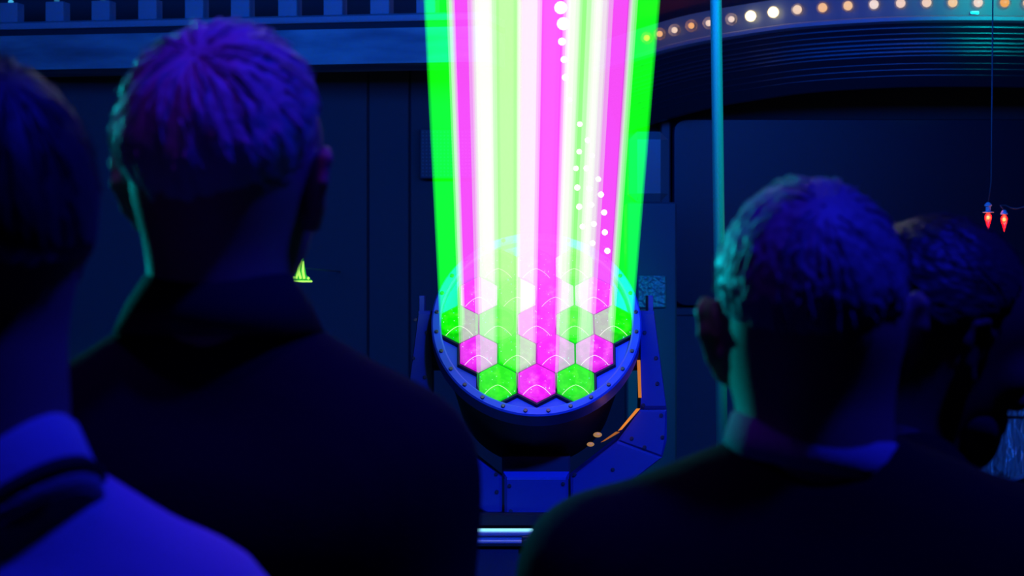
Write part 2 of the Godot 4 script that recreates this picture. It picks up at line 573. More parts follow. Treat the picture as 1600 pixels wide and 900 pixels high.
# A band of cloth round the neck. c: y and radii of its lower and upper edge (measured from the crown), how far the front drops, thickness
func collar(jk: Node3D, H: float, c: Dictionary) -> void:
	var st := new_st(true)
	var n := 56
	var gap: float = c.get("gap", 0.0)
	var rings := []
	for i in n + 1:
		var a := lerpf(-PI / 2 + gap, 1.5 * PI - gap, float(i) / n)   # starts and ends in front (-z)
		var f := clampf(-sin(a), 0.0, 1.0)
		var dir := Vector3(cos(a), 0, sin(a))
		var mid := Vector3(c.get("x", 0.0), H, c.get("z", 0.022))
		var lo: Vector3 = mid + dir * c.r0 * Vector3(1, 1, 0.95) + Vector3(0, c.y0 - f * c.drop + dir.x * c.get("tilt", 0.0), 0)
		var hi: Vector3 = mid + dir * c.r1 * Vector3(1, 1, 0.95) + Vector3(0, c.y1 - f * c.drop + dir.x * c.get("tilt", 0.0), 0)
		var th: float = c.thick
		lo = mid + (lo - mid).rotated(Vector3.UP, c.get("yaw", 0.0)) + Vector3(0, dir.z * c.get("tz", 0.0), 0)
		hi = mid + (hi - mid).rotated(Vector3.UP, c.get("yaw", 0.0)) + Vector3(0, dir.z * c.get("tz", 0.0), 0)
		dir = dir.rotated(Vector3.UP, c.get("yaw", 0.0))
		var out := dir * th
		rings.append([lo + out, lo.lerp(hi, 0.5) + out * 1.25, hi + out * 0.8, hi + Vector3(0, th * 0.5, 0), hi - out * 0.3, lo.lerp(hi, 0.5) - out * 0.2, lo - out * 0.3, lo - Vector3(0, th * 0.4, 0)])
	for i in n:
		for k in 8:
			var l := (k + 1) % 8
			tri(st, rings[i][k], rings[i][l], rings[i + 1][l])
			tri(st, rings[i][k], rings[i + 1][l], rings[i + 1][k])
	for e in [0, n]:
		poly(st, rings[e], rings[1 if e == 0 else n - 1][0].lerp(rings[1 if e == 0 else n - 1][4], 0.5))
	var o := obj(c.name, st, c.mat, jk)
	if c.has("label"):
		o.set_meta("label", c.label)

# ---------------------------------------------------------------- lamps
func omni(at: Vector3, c: Color, e: float, size: float, called := "lamp") -> void:
	var l := OmniLight3D.new()
	l.name = numbered(called)
	l.light_color = c
	l.light_energy = e
	l.light_size = size
	l.omni_range = 12.0
	l.omni_attenuation = 2.0
	l.shadow_enabled = true
	l.position = at
	add_child(l)

func spot(called: String, at: Vector3, to: Vector3, c: Color, e: float, angle: float, soft := 0.4, size := 0.12) -> void:
	var l := SpotLight3D.new()
	l.name = numbered(called)
	l.light_color = c
	l.light_energy = e
	l.light_size = size
	l.spot_range = 20.0
	l.spot_attenuation = 2.0
	l.spot_angle = angle
	l.spot_angle_attenuation = soft
	l.shadow_enabled = true
	add_child(l)
	l.look_at_from_position(at, to, Vector3.UP if absf((to - at).normalized().y) < 0.99 else Vector3.BACK)

func area(called: String, at: Vector3, to: Vector3, c: Color, e: float, size: Vector2) -> void:
	var l := AreaLight3D.new()
	l.name = numbered(called)
	l.light_color = c
	l.light_energy = e
	l.area_size = size
	l.area_range = 20.0
	l.shadow_enabled = true
	add_child(l)
	l.look_at_from_position(at, to, Vector3.UP)

# ================================================================ the scene
const FACE := Vector3(0.061, 1.51, -6.4)     # middle of the lens field
const BEAM := 4.4                           # glow put into the shells of each beam
const NORM := Vector3(0, 0.5, 0.8660254)     # the way it throws

func _ready() -> void:
	rng.seed = 11
	nz.seed = 5
	nz.frequency = 0.03
	# camera
	var cam := Camera3D.new()
	cam.name = "camera"
	cam.position = EYE
	var at := CameraAttributesPhysical.new()
	at.frustum_focal_length = 106.667
	at.frustum_focus_distance = 6.4
	at.exposure_aperture = 13.0
	at.frustum_near = 0.05
	at.frustum_far = 60.0
	cam.attributes = at
	cam.fov = rad_to_deg(2.0 * atan(450.0 / FPX))
	add_child(cam)
	cam.current = true
	# surroundings: a closed dark room, no sky
	var env := Environment.new()
	env.background_mode = Environment.BG_COLOR
	env.background_color = Color.BLACK
	env.tonemap_mode = Environment.TONE_MAPPER_LINEAR
	env.tonemap_exposure = 1.0
	env.sdfgi_enabled = true
	env.ssao_enabled = true
	env.ssil_enabled = true
	var we := WorldEnvironment.new()
	we.name = "surroundings"
	we.environment = env
	add_child(we)
	# unseen lamps, placed by the light they throw
	var BLUE := lin(0.0, 0.045, 1.0)
	spot("front_wash_light", Vector3(1.1, 3.5, -3.1), FACE + Vector3(0, -0.15, 0), BLUE, 21.0, 11.0)
	spot("crowd_wash_light", Vector3(1.25, 4.3, -1.75), Vector3(-0.05, 1.6, -2.1), lin(0.01, 0.012, 1.0), 6.5, 24.0)
	spot("violet_wash_light", Vector3(-0.3, 4.3, -1.7), Vector3(-0.2, 1.75, -2.1), lin(0.2, 0.01, 1.0), 1.5, 9.0)
	spot("teal_side_light", Vector3(-4.2, 2.6, -8.0), Vector3(-0.035, 1.68, -2.1), lin(0.0, 0.5, 0.6), 48.0, 2.4, 0.2)
	area("wall_wash_light", Vector3(-0.3, 2.6, -7.2), Vector3(-0.2, 1.8, -11.0), lin(0.0, 0.1, 1.0), 8.5, Vector2(4.0, 0.3))  # unseen area lamp added low, so the parapet throws no shade
	spot("canopy_teal_light", Vector3(2.4, 2.95, -6.2), Vector3(1.85, 2.86, -10.0), lin(0.0, 0.85, 0.85), 11.0, 5.6, 1.0)
	spot("pole_teal_light", Vector3(2.5, 3.7, -6.0), Vector3(0.67, 2.05, -8.0), lin(0.0, 0.9, 0.7), 7.0, 12.0)
	# structure, then things
	build_room()
	build_ledge()
	build_canopy()
	build_back()
	build_fixture()
	build_people()

func build_room() -> void:
	var dark := mat(lin(0.02, 0.022, 0.025), 0.9)
	var wallm := mat(lin(0.06, 0.07, 0.075), 0.85)
	var st := new_st(); box(st, Vector3(0, -0.1, -4.4), Vector3(11, 0.2, 14.4))
	struct("floor", st, mat(lin(0.03, 0.03, 0.032), 0.5), "dark floor of the club under the onlookers", "floor")
	st = new_st(); box(st, Vector3(0, 4.7, -4.4), Vector3(11, 0.2, 14.4))
	struct("ceiling", st, dark, "black ceiling above the lamps", "ceiling")
	st = new_st(); box(st, Vector3(0, 2.3, -11.1), Vector3(11, 4.6, 0.2))
	struct("wall_back", st, wallm, "dark blue lit back wall behind the beams", "wall")
	st = new_st(); box(st, Vector3(-5.4, 2.3, -4.4), Vector3(0.2, 4.6, 13.2))
	struct("wall_left", st, dark, "dark side wall left of the crowd", "wall")
	st = new_st(); box(st, Vector3(5.4, 2.3, -4.4), Vector3(0.2, 4.6, 13.2))
	struct("wall_right", st, dark, "dark side wall right of the crowd", "wall")
	st = new_st(); box(st, Vector3(0, 2.3, 2.3), Vector3(11, 4.6, 0.2))
	struct("wall_front", st, dark, "dark wall behind the crowd", "wall")

func build_ledge() -> void:
	var pale := mat(lin(0.42, 0.62, 0.56), 0.45)
	var pale2 := mat(lin(0.36, 0.38, 0.4), 0.5)
	var n := NoiseTexture2D.new()
	n.width = 256; n.height = 256; n.seamless = true
	var f := FastNoiseLite.new(); f.frequency = 0.012; f.seed = 4
	n.noise = f
	var g := Gradient.new()
	g.set_color(0, Color(0.45, 0.45, 0.5)); g.set_color(1, Color(1, 1, 1))
	n.color_ramp = g
	pale.albedo_texture = n
	pale.uv1_triplanar = true
	pale.uv1_scale = Vector3(0.5, 2.2, 1.0)
	var t := thing("parapet", "pale parapet topped by square blocks, high on the back wall left of the beams", "parapet")
	var d0 := 10.35
	var d1 := 10.0
	var xs := func(x: float) -> float: return lerpf(d0, d1, x / 640.0)
	var a := px(-450, 113, xs.call(-450.0)); a.y = px(-160, 113, xs.call(-160.0)).y; var b := px(760, 113, xs.call(760.0))
	b.y = a.y
	var path := []
	for i in 5:
		path.append(a.lerp(b, i / 4.0))
	var u := 10.2 / FPX
	var st := new_st(); sweep(st, path, [Vector2(0, 0), Vector2(0, 54 * u), Vector2(-0.35, 54 * u), Vector2(-0.35, 0)])
	obj("fascia", st, pale, t)
	st = new_st(); sweep(st, path, [Vector2(-0.03, 54 * u), Vector2(-0.03, 64 * u), Vector2(-0.35, 64 * u), Vector2(-0.35, 54 * u)])
	obj("groove", st, mat(lin(0.02, 0.025, 0.03), 0.7), t)
	st = new_st(); sweep(st, path, [Vector2(0.008, 64 * u), Vector2(0.012, 67 * u), Vector2(0.012, 73 * u), Vector2(0.0, 76 * u), Vector2(-0.35, 76 * u), Vector2(-0.35, 64 * u)])
	obj("coping", st, pale2, t)
	var along := (b - a).normalized()
	var turn := Basis(along, Vector3.UP, along.cross(Vector3.UP))
	var bx := [-362, -289, -216, -143, -70, 4, 76, 148, 221, 294, 366, 440, 511, 584, 656]
	for i in bx.size():
		var p := a + along * ((px(bx[i] + 8.0, 113, xs.call(float(bx[i]))).x - a.x) / along.x)
		X = Transform3D(turn, p)
		st = new_st(); box(st, Vector3(0, 76 * u + 0.04, -0.05), Vector3(30 * u, 0.08, 0.075), 0.002)
		var k := obj("block", st, pale2, t)
		st = new_st(); X = X * Transform3D(Basis(), Vector3(0.006, 0, -0.025)); lathe(st, [Vector2(0.011, 76 * u + 0.08), Vector2(0.011, 76 * u + 0.087), Vector2(0.004, 76 * u + 0.094), Vector2(0, 76 * u + 0.094)], 10)
		var stud := obj("glint_stud", st, glow(lin(0.08, 0.6, 1.0), [0.7, 0.7, 0.7, 0.7, 0.7, 0.7, 0.2, 0.15, 1.0, 1.1, 0.9, 0.9, 0.5, 0.4, 0.4][i], Color(0.4, 0.4, 0.4)), k)  # glint on each block put in as a glowing stud
		stud.set_meta("label", "tiny stud with a glowing cyan glint")
	X = Transform3D()

func curve_points(a: float, b: float, n: int) -> Array:
	# the canopy's rim: nearest at its right end, bending away to the left
	var known := [[900, 96], [960, 78], [1016, 60], [1035, 54], [1058, 48], [1084, 41], [1111, 37], [1146, 31], [1177, 26], [1212, 20], [1249, 16], [1288, 13], [1327, 10], [1367, 8], [1408, 6], [1448, 5], [1488, 5], [1527, 5], [1568, 5], [1605, 6], [1700, 8], [1800, 11], [2500, 40]]
	var out := []
	for i in n:
		var x := lerpf(a, b, i / float(n - 1))
		var y := 0.0
		for k in known.size() - 1:
			if x <= known[k + 1][0] or k == known.size() - 2:
				y = lerpf(known[k][1], known[k + 1][1], (x - known[k][0]) / float(known[k + 1][0] - known[k][0]))
				break
		var t := maxf(0.0, (1550.0 - x) / 534.0)
		out.append(px(x, y, 10.0 + 0.55 * t * t))
	return out

func build_canopy() -> void:
	var t := thing("marquee_canopy", "curved ribbed canopy edged with round bulbs, upper right behind the pole", "canopy")
	var raw := curve_points(930, 2500, 110)
	var path := []
	for i in raw.size():      # evened out
		var s := Vector3.ZERO
		for k in range(-3, 4):
			s += raw[clampi(i + k, 0, raw.size() - 1)]
		path.append(s / 7.0)
	path[0] = raw[0]
	var u := 10.0 / FPX
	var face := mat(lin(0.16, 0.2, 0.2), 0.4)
	var st := new_st(); sweep(st, path, [Vector2(0, -19 * u), Vector2(0, 22 * u), Vector2(-0.12, 22 * u), Vector2(-0.12, -19 * u)])
	obj("fascia", st, face, t)
	st = new_st(); sweep(st, path, [Vector2(-0.03, 22 * u), Vector2(0.0, 70 * u), Vector2(-0.1, 70 * u), Vector2(-0.1, 22 * u)])
	var up := obj("upper_panel", st, mat(lin(0.12, 0.015, 0.02), 0.45), t)
	up.set_meta("label", "dark red panel above the bulbs")
	st = new_st(); sweep(st, path, [Vector2(-0.005, -30 * u), Vector2(0.016, -27 * u), Vector2(0.016, -21 * u), Vector2(0.0, -19 * u), Vector2(-0.1, -19 * u), Vector2(-0.1, -30 * u)])
	obj("lip", st, mat(lin(0.3, 0.28, 0.3), 0.45, 0.3), t)
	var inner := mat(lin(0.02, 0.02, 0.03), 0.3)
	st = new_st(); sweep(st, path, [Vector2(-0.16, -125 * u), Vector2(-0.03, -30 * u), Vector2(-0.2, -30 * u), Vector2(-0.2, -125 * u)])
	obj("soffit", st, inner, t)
	var gloss := mat(lin(0.05, 0.05, 0.07), 0.3, 0.3)
	var ys := [36, 45, 53, 60, 66, 72, 78, 90, 99, 108]
	for i in ys.size():
		var y: float = -ys[i]
		var o: float = -0.03 - 0.13 * (ys[i] - 30.0) / 95.0
		var w: float = [2.0, 1.4, 2.2, 2.6, 2.2, 2.6, 1.5, 1.0, 1.2, 0.8][i]
		st = new_st(); sweep(st, path, [Vector2(o - 0.004, (y - w) * u), Vector2(o + 0.007, (y - w * 0.5) * u), Vector2(o + 0.007, (y + w * 0.5) * u), Vector2(o - 0.0, (y + w) * u), Vector2(o - 0.02, (y + w) * u), Vector2(o - 0.02, (y - w) * u)])
		obj("rib", st, gloss, t)
	st = new_st(); box(st, px(1523, 20, 9.985), Vector3(0.034, 0.012, 0.006), 0.002)
	obj("foil_scrap", st, mat(lin(0.5, 0.9, 0.9), 0.2, 0.3), t)
	# bulbs
	var glass := mat(Color(0.75, 0.7, 0.68, 0.22), 0.05)
	glass.transparency = BaseMaterial3D.TRANSPARENCY_ALPHA
	var bx := [1016, 1036, 1059, 1085, 1112, 1147, 1177, 1212, 1249, 1288, 1327, 1367, 1408, 1448, 1488, 1527, 1568, 1604]
	var names := [
		"amber marquee bulb at the very edge of the green beam", "clear marquee bulb beside the green beam, its amber core on the right", "clear marquee bulb, second one clear of the green beam",
		"amber-cored marquee bulb, second to the left of the teal pole", "clear marquee bulb touching the left side of the teal pole", "clear marquee bulb touching the right side of the teal pole",
		"brilliant yellow-white marquee bulb, of the bright pair the one nearer the teal pole", "brilliant yellow-white marquee bulb, of the bright pair the one farther from the pole",
		"pinkish marquee bulb just right of the brilliant pair, fourth to the right of the pole", "warm amber marquee bulb, fifth to the right of the teal pole", "warm amber marquee bulb, sixth to the right of the teal pole",
		"whitish marquee bulb, seventh to the right of the teal pole", "pinkish marquee bulb, eighth to the right of the teal pole", "pinkish marquee bulb, ninth to the right of the teal pole",
		"orange-tinged marquee bulb, tenth to the right of the teal pole", "whitish marquee bulb beside a teal scrap of foil, eleventh to the right of the pole", "deep amber marquee bulb, twelfth to the right of the teal pole, near the edge",
		"marquee bulb cut off by the right edge of the picture",
	]
	for i in bx.size():
		var seg := curve_points(bx[i] - 6.0, bx[i] + 6.0, 3)
		var tan_: Vector3 = (seg[2] - seg[0])
		tan_.y = 0
		tan_ = tan_.normalized()
		var out := Vector3(-tan_.z, 0, tan_.x)
		if out.z < 0:
			out = -out
		var c: Vector3 = seg[1]
		var b := thing("marquee_bulb", names[i], "bulb", c, "round bulbs along the marquee canopy")
		b.basis = Basis(tan_, Vector3.UP, tan_.cross(Vector3.UP)).orthonormalized()
		if (b.basis.z).z < 0:
			b.basis = Basis(-tan_, Vector3.UP, -tan_.cross(Vector3.UP)).orthonormalized()
		var R := 0.0255
		var lit := i == 6 or i == 7
		var far := i < 6
		var core := 0.85 if lit else (0.5 if far else 0.72)
		var cc: Color = lin(1.0, 0.82, 0.45) if lit else [lin(1.0, 0.45, 0.05), lin(1.0, 0.5, 0.16), lin(1.0, 0.72, 0.5), lin(1.0, 0.45, 0.12), lin(1.0, 0.72, 0.55), lin(1.0, 0.75, 0.6), Color.WHITE, Color.WHITE, lin(1.0, 0.72, 0.5), lin(1.0, 0.55, 0.25), lin(1.0, 0.6, 0.3), lin(1.0, 0.8, 0.7), lin(1.0, 0.7, 0.55), lin(1.0, 0.68, 0.5), lin(1.0, 0.62, 0.3), lin(1.0, 0.74, 0.6), lin(1.0, 0.4, 0.03), lin(1.0, 0.6, 0.3)][i]
		st = new_st(); sphere(st, Vector3(0, 0, R * 0.95), Vector3.ONE * R * core, 14)
		obj("filament", st, glow(cc, 3.2 if lit else 1.15), b)
		st = new_st(); sphere(st, Vector3(0, 0, R * 0.95), Vector3.ONE * R, 18)
		obj("globe", st, glass, b)
		st = new_st(); X = Transform3D(Basis(Vector3.RIGHT, PI / 2), Vector3.ZERO)
		lathe(st, [Vector2(0, -0.03), Vector2(0.014, -0.03), Vector2(0.014, 0.0), Vector2(0.012, 0.006), Vector2(0, 0.006)], 14)
		X = Transform3D()
		obj("socket", st, mat(lin(0.05, 0.05, 0.05), 0.4), b)
		omni(b.position + b.basis.z * R * 0.95, cc, 0.006 if lit else 0.002, R * core * 0.8, "bulb_light")

func build_back() -> void:
	# pale shiny sheet and a counter edge at the far right
	var shp := mat(lin(0.28, 0.42, 0.4), 0.3, 0.2)
	var sn := NoiseTexture2D.new(); sn.width = 128; sn.height = 128
	var sf := FastNoiseLite.new(); sf.frequency = 0.02; sf.seed = 21; sn.noise = sf; sn.as_normal_map = true; sn.bump_strength = 14.0
	shp.normal_enabled = true; shp.normal_texture = sn; shp.uv1_triplanar = true; shp.uv1_scale = Vector3(3.0, 0.9, 3.0)
	var ct := thing("counter", "low counter with a crinkled shiny front beside the bearded man, lower right", "counter", px(1690, 450, 9.6) * Vector3(1, 0, 1))
	var s0 := new_st(); box(s0, Vector3(-0.07, 1.045, 0), Vector3(0.9, 0.4, 0.03), 0.004)
	obj("front_sheet", s0, shp, ct)
	s0 = new_st(); box(s0, Vector3(-0.07, 0.42, -0.05), Vector3(0.9, 0.84, 0.1), 0.004)
	obj("base", s0, mat(lin(0.03, 0.05, 0.06), 0.6), ct)
	s0 = new_st(); X = Transform3D(Basis(Vector3.BACK, 0.4), Vector3(-0.12, 0.945, 0.06)); box(s0, Vector3.ZERO, Vector3(0.6, 0.012, 0.06), 0.003); X = Transform3D()
	obj("handrail", s0, mat(lin(0.3, 0.42, 0.5), 0.3, 0.4), ct)
	# the pole
	var t := thing("pole", "slim teal-lit steel pole standing behind the right-hand man", "pole", px(1136, 450, 8.0) * Vector3(1, 0, 1))
	var st := new_st(true)
	lathe(st, [Vector2(0, 0), Vector2(0.018, 0.0), Vector2(0.018, 4.6), Vector2(0, 4.6)], 24)
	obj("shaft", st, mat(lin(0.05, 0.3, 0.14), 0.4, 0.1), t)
	st = new_st(); lathe(st, [Vector2(0.07, 0.0), Vector2(0.07, 0.012), Vector2(0.03, 0.02), Vector2(0.018, 0.02)], 24)
	obj("base_flange", st, mat(lin(0.3, 0.3, 0.3), 0.4, 0.8), t)
	t.rotation.z = 0.014
	# the recessed dark panel, lower wainscot and frame at the right
	var pd := 10.85
	var a := px(1052, 478, pd); var b := px(1750, 185, pd)
	t = thing("dark_screen", "large dark blank panel with rounded corners on the back wall right of the beams", "panel")
	st = new_st()
	var pts := []
	for q in [[a.x, a.y, PI], [b.x, a.y, 1.5 * PI], [b.x, b.y, 0.0], [a.x, b.y, PI / 2]]:
		var r := 0.05
		var cx: float = q[0] + (r if q[0] < 1.0 else -r)
		var cy: float = q[1] + (r if q[1] < 1.7 else -r)
		for k in 5:
			var w: float = q[2] + PI / 2 * k / 4.0
			pts.append(Vector2(cx + r * cos(w), cy + r * sin(w)))
	cprism(st, pts, -11.02, -10.9, 0.006)
	obj("sheet", st, mat(lin(0.006, 0.003, 0.022), 0.4), t)
	st = new_st()
	box(st, Vector3(a.x - 0.03, (a.y + b.y) / 2, -10.95), Vector3(0.04, b.y - a.y + 0.1, 0.12), 0.005)
	obj("frame_edge", st, mat(lin(0.07, 0.09, 0.1), 0.5), t)
	st = new_st(); box(st, Vector3((a.x + b.x) / 2, a.y - 0.025, -10.95), Vector3(b.x - a.x + 0.1, 0.035, 0.12), 0.005)
	obj("frame_edge", st, mat(lin(0.07, 0.09, 0.1), 0.5), t)
	# pale cabinet at the beam's right side
	var d := 9.4
	t = thing("cabinet", "tall cabinet with a pale rounded plastic top, close to the right edge of the beams", "cabinet")
	var pc := px(1014, 260, d)
	st = new_st(); box(st, Vector3(pc.x, pc.y, -d - 0.1), Vector3(62, 110, 0) * d / FPX + Vector3(0, 0, 0.2), 0.03)
	obj("plastic_top", st, mat(lin(0.1, 0.17, 0.16), 0.25), t)
	var low := px(1014, 316, d).y
	st = new_st(); box(st, Vector3(pc.x + 0.01, low / 2, -d - 0.1), Vector3(78 * d / FPX, low, 0.22), 0.006)
	obj("body", st, mat(lin(0.05, 0.07, 0.075), 0.6), t)
	st = new_st(); box(st, px(1018, 456, d) + Vector3(0, 0, 0.015), Vector3(44 * d / FPX, 50 * d / FPX, 0.01), 0.004)
	var pn := mat(lin(0.2, 0.32, 0.3), 0.35, 0.4)
	var nt := NoiseTexture2D.new(); nt.width = 128; nt.height = 128
	var fl := FastNoiseLite.new(); fl.frequency = 0.05; fl.seed = 12; nt.noise = fl; nt.as_normal_map = true; nt.bump_strength = 8.0
	pn.normal_enabled = true; pn.normal_texture = nt; pn.uv1_triplanar = true; pn.uv1_scale = Vector3.ONE * 6.0
	var foil := obj("foil_panel", st, pn, t)
	foil.set_meta("label", "crinkled shiny foil panel")
	# perforated vent seen through the left beam
	d = 10.9
	t = thing("vent_grille", "small perforated grille on the back wall at the left edge of the green beam", "grille")
	st = new_st()
	var vc := px(700, 240, d)
	box(st, vc + Vector3(0, 0, -0.02), Vector3(88 * d / FPX, 78 * d / FPX, 0.04), 0.004)
	obj("plate", st, mat(lin(0.06, 0.07, 0.075), 0.6), t)
	st = new_st()
	for i in 15:
		for k in 13:
			box(st, vc + Vector3((i - 7) * 5.6 * d / FPX, (k - 6) * 5.6 * d / FPX, 0.003), Vector3(0.005, 0.005, 0.006))
	var dots := obj("raised_dots", st, mat(lin(0.12, 0.15, 0.15), 0.4, 0.2), t)
	dots.set_meta("kind", "stuff")
	# seams of the wall cladding
	var wp := get_node("wall_back")
	var wm := mat(lin(0.062, 0.074, 0.08), 0.8)
	var edges := [-700, -340, 60, 330, 575, 640, 1000]
	for i in edges.size() - 1:
		var l := px(edges[i], 300, 10.97).x + 0.004
		var r := px(edges[i + 1], 300, 10.97).x - 0.004
		st = new_st(); box(st, Vector3((l + r) / 2, 1.3, -10.985), Vector3(r - l, 2.55, 0.03), 0.004)
		obj("panel", st, wm, wp)
	st = new_st(); box(st, Vector3(px(1400, 600, 10.9).x, 0.75, -10.95), Vector3(2.2, 1.5 - 0.02, 0.1), 0.006)
	obj("panel", st, mat(lin(0.08, 0.1, 0.11), 0.6), wp)
	# string lights behind the beams
	t = thing("string_lights", "string of small white bulbs hanging behind the pink and pale green beams", "string lights")
	d = 9.7
	var spots := [[876, 12, 10.0], [880, 37, 10.0], [878, 65, 6.0], [881, 93, 5.0], [883, 121, 5.0], [890, 156, 3.5], [906, 194, 4.0], [918, 219, 4.0], [905, 237, 4.0], [925, 243, 3.5], [900, 263, 4.0], [916, 263, 4.0], [935, 280, 4.0], [902, 293, 4.5], [921, 295, 4.0], [939, 304, 4.5], [905, 323, 4.5], [924, 320, 4.0], [944, 332, 4.5], [910, 354, 4.0], [928, 350, 4.0], [945, 363, 4.5], [926, 380, 4.0], [949, 392, 4.5]]
	var cord := [px(874, -60, d)]
	var hot := glow(lin(1.0, 0.97, 0.9), 3.0)
	for s in spots:
		var p := px(s[0], s[1], d)
		var r: float = s[2] * d / FPX
		cord.append(p + Vector3(0, r * 0.9, -0.004))
		st = new_st(true); sphere(st, p, Vector3.ONE * r, 12)
		obj("bulb", st, hot, t)
	st = new_st(true); tube(st, cord, 0.0022, 6)
	obj("cord", st, mat(lin(0.03, 0.05, 0.04), 0.6), t)
	# the green sign beside the left man's neck
	d = 9.0
	t = thing("neon_sign", "small glowing green sign of crossed strokes on a base line, beside the man's collar", "sign")
	var gm := glow(lin(0.45, 1.0, 0.12), 1.3)
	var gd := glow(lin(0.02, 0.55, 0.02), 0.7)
	var z := func(x: float, y: float) -> Vector3: return px(440.0 + x / 12.86, 380.0 + y / 12.86, d)   # read off an enlargement
	for s in [[[385, 315], [345, 500], [290, 715]], [[325, 420], [340, 560], [385, 715]], [[425, 360], [430, 560], [455, 715]], [[243, 665], [240, 715]], [[520, 690], [555, 718]]]:
		var path := []
		for q in s:
			path.append(z.call(q[0], q[1]))
		st = new_st(true); tube(st, path, 0.0042, 8)
		obj("stroke", st, gm, t)
	st = new_st(true); tube(st, [z.call(232, 765), z.call(420, 768), z.call(615, 768)], 0.0028, 8)
	obj("base_line", st, gm, t)
	st = new_st()
	X = Transform3D()
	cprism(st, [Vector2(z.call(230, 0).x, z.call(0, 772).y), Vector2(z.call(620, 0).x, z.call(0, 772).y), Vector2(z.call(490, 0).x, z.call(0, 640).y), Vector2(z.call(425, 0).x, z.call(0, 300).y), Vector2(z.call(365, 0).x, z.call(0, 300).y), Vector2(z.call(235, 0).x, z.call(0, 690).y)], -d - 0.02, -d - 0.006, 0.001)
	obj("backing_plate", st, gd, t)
	st = new_st(); box(st, z.call(420, 500) + Vector3(0, 0, -1.0), Vector3(0.005, 0.005, 1.96))
	obj("bracket", st, mat(lin(0.06, 0.07, 0.075), 0.85), t)
	omni(z.call(410, 600) + Vector3(0, 0, 0.04), lin(0.1, 1.0, 0.05), 0.004, 0.02, "sign_light")
	# two red candle bulbs far right
	d = 8.2
	var rl := ["left one of the two hanging red candle bulbs by the dark wall", "right one of the two hanging red candle bulbs by the dark wall"]
	for i in 2:
		var p := px([1544.0, 1569.0][i], [344.0, 347.0][i], d)
		var u := d / FPX
		var bulb := thing("red_candle_bulb", rl[i], "bulb", p, "red candle bulbs on the right")
		st = new_st(true)
		lathe(st, [Vector2(0, -16 * u), Vector2(1.0 * u, -14 * u), Vector2(3.2 * u, -6 * u), Vector2(5.2 * u, 1 * u), Vector2(5.8 * u, 5 * u), Vector2(4.6 * u, 9 * u), Vector2(2 * u, 11 * u), Vector2(0, 11 * u)], 16, true)
		var rg := mat(Color(1.0, 0.05, 0.08, 0.35), 0.1)
		rg.transparency = BaseMaterial3D.TRANSPARENCY_ALPHA
		rg.emission_enabled = true; rg.emission = lin(1.0, 0.02, 0.03); rg.emission_energy_multiplier = 0.55
		obj("glass", st, rg, bulb)
		st = new_st(true); sphere(st, Vector3(0, 4 * u, 0), Vector3(2.4, 3.2, 2.4) * u, 12)
		obj("filament", st, glow(lin(1.0, 0.55, 0.15), 2.2), bulb)
		st = new_st(); lathe(st, [Vector2(9 * u, 12 * u), Vector2(9 * u, 12.6 * u), Vector2(4 * u, 14 * u), Vector2(4 * u, 21 * u), Vector2(6 * u, 22 * u), Vector2(6 * u, 24 * u), Vector2(2 * u, 28 * u), Vector2(0, 28 * u)] if i == 0 else [Vector2(6 * u, 12 * u), Vector2(6 * u, 13 * u), Vector2(3.5 * u, 18 * u), Vector2(1.5 * u, 19 * u), Vector2(0, 19 * u)], 18)
		obj("socket", st, mat(lin(0.25, 0.4, 0.4), 0.4), bulb)
		st = new_st(true)
		if i == 0:
			tube(st, [Vector3(0, 28 * u, 0), Vector3(0.01, 60 * u, 0), Vector3(0.02, 1.3, 0)], 0.0025, 6)
		else:
			tube(st, [Vector3(0, 19 * u, 0), Vector3(-6 * u, 26 * u, 0), Vector3(2 * u, 26 * u, 0), Vector3(10 * u, 22 * u, 0), Vector3(20 * u, 21 * u, 0), Vector3(40 * u, 26 * u, 0), Vector3(60 * u, 80 * u, 0), Vector3(64 * u, 1.3, 0)], 0.003, 6)
		obj("wire", st, mat(lin(0.02, 0.04, 0.04), 0.6), bulb)
		omni(p + Vector3(0, 4 * u, 0), lin(1.0, 0.15, 0.05), 0.006, 0.004, "red_light")

func lens_texture(c: Color, pale: Color, seed_: int) -> ImageTexture:
	var n := 160
	var im := Image.create(n, n, false, Image.FORMAT_RGB8)
	var f := FastNoiseLite.new()
	f.seed = seed_; f.frequency = 0.022; f.fractal_octaves = 4
	for y in n:
		for x in n:
			var v := f.get_noise_2d(x, y) * 0.9 + 0.22
			var core := maxf(0.0, 1.0 - Vector2(x - n / 2, y - n * 0.45).length() / (n * 0.42))
			im.set_pixel(x, y, c.lerp(pale, clampf(v * (0.35 + core * 0.8), 0.0, 0.7)))
	var r := RandomNumberGenerator.new()
	r.seed = seed_
	for i in 34:                                # dust and droplets on the glass
		var x := r.randi_range(4, n - 6)
		var y := r.randi_range(4, n - 6)
		var s := r.randi_range(1, 3)
		im.fill_rect(Rect2i(x, y, s, s), Color(0.8, 1, 0.95) if r.randf() < 0.7 else Color(0.4, 0.9, 1.0))
	return ImageTexture.create_from_image(im)

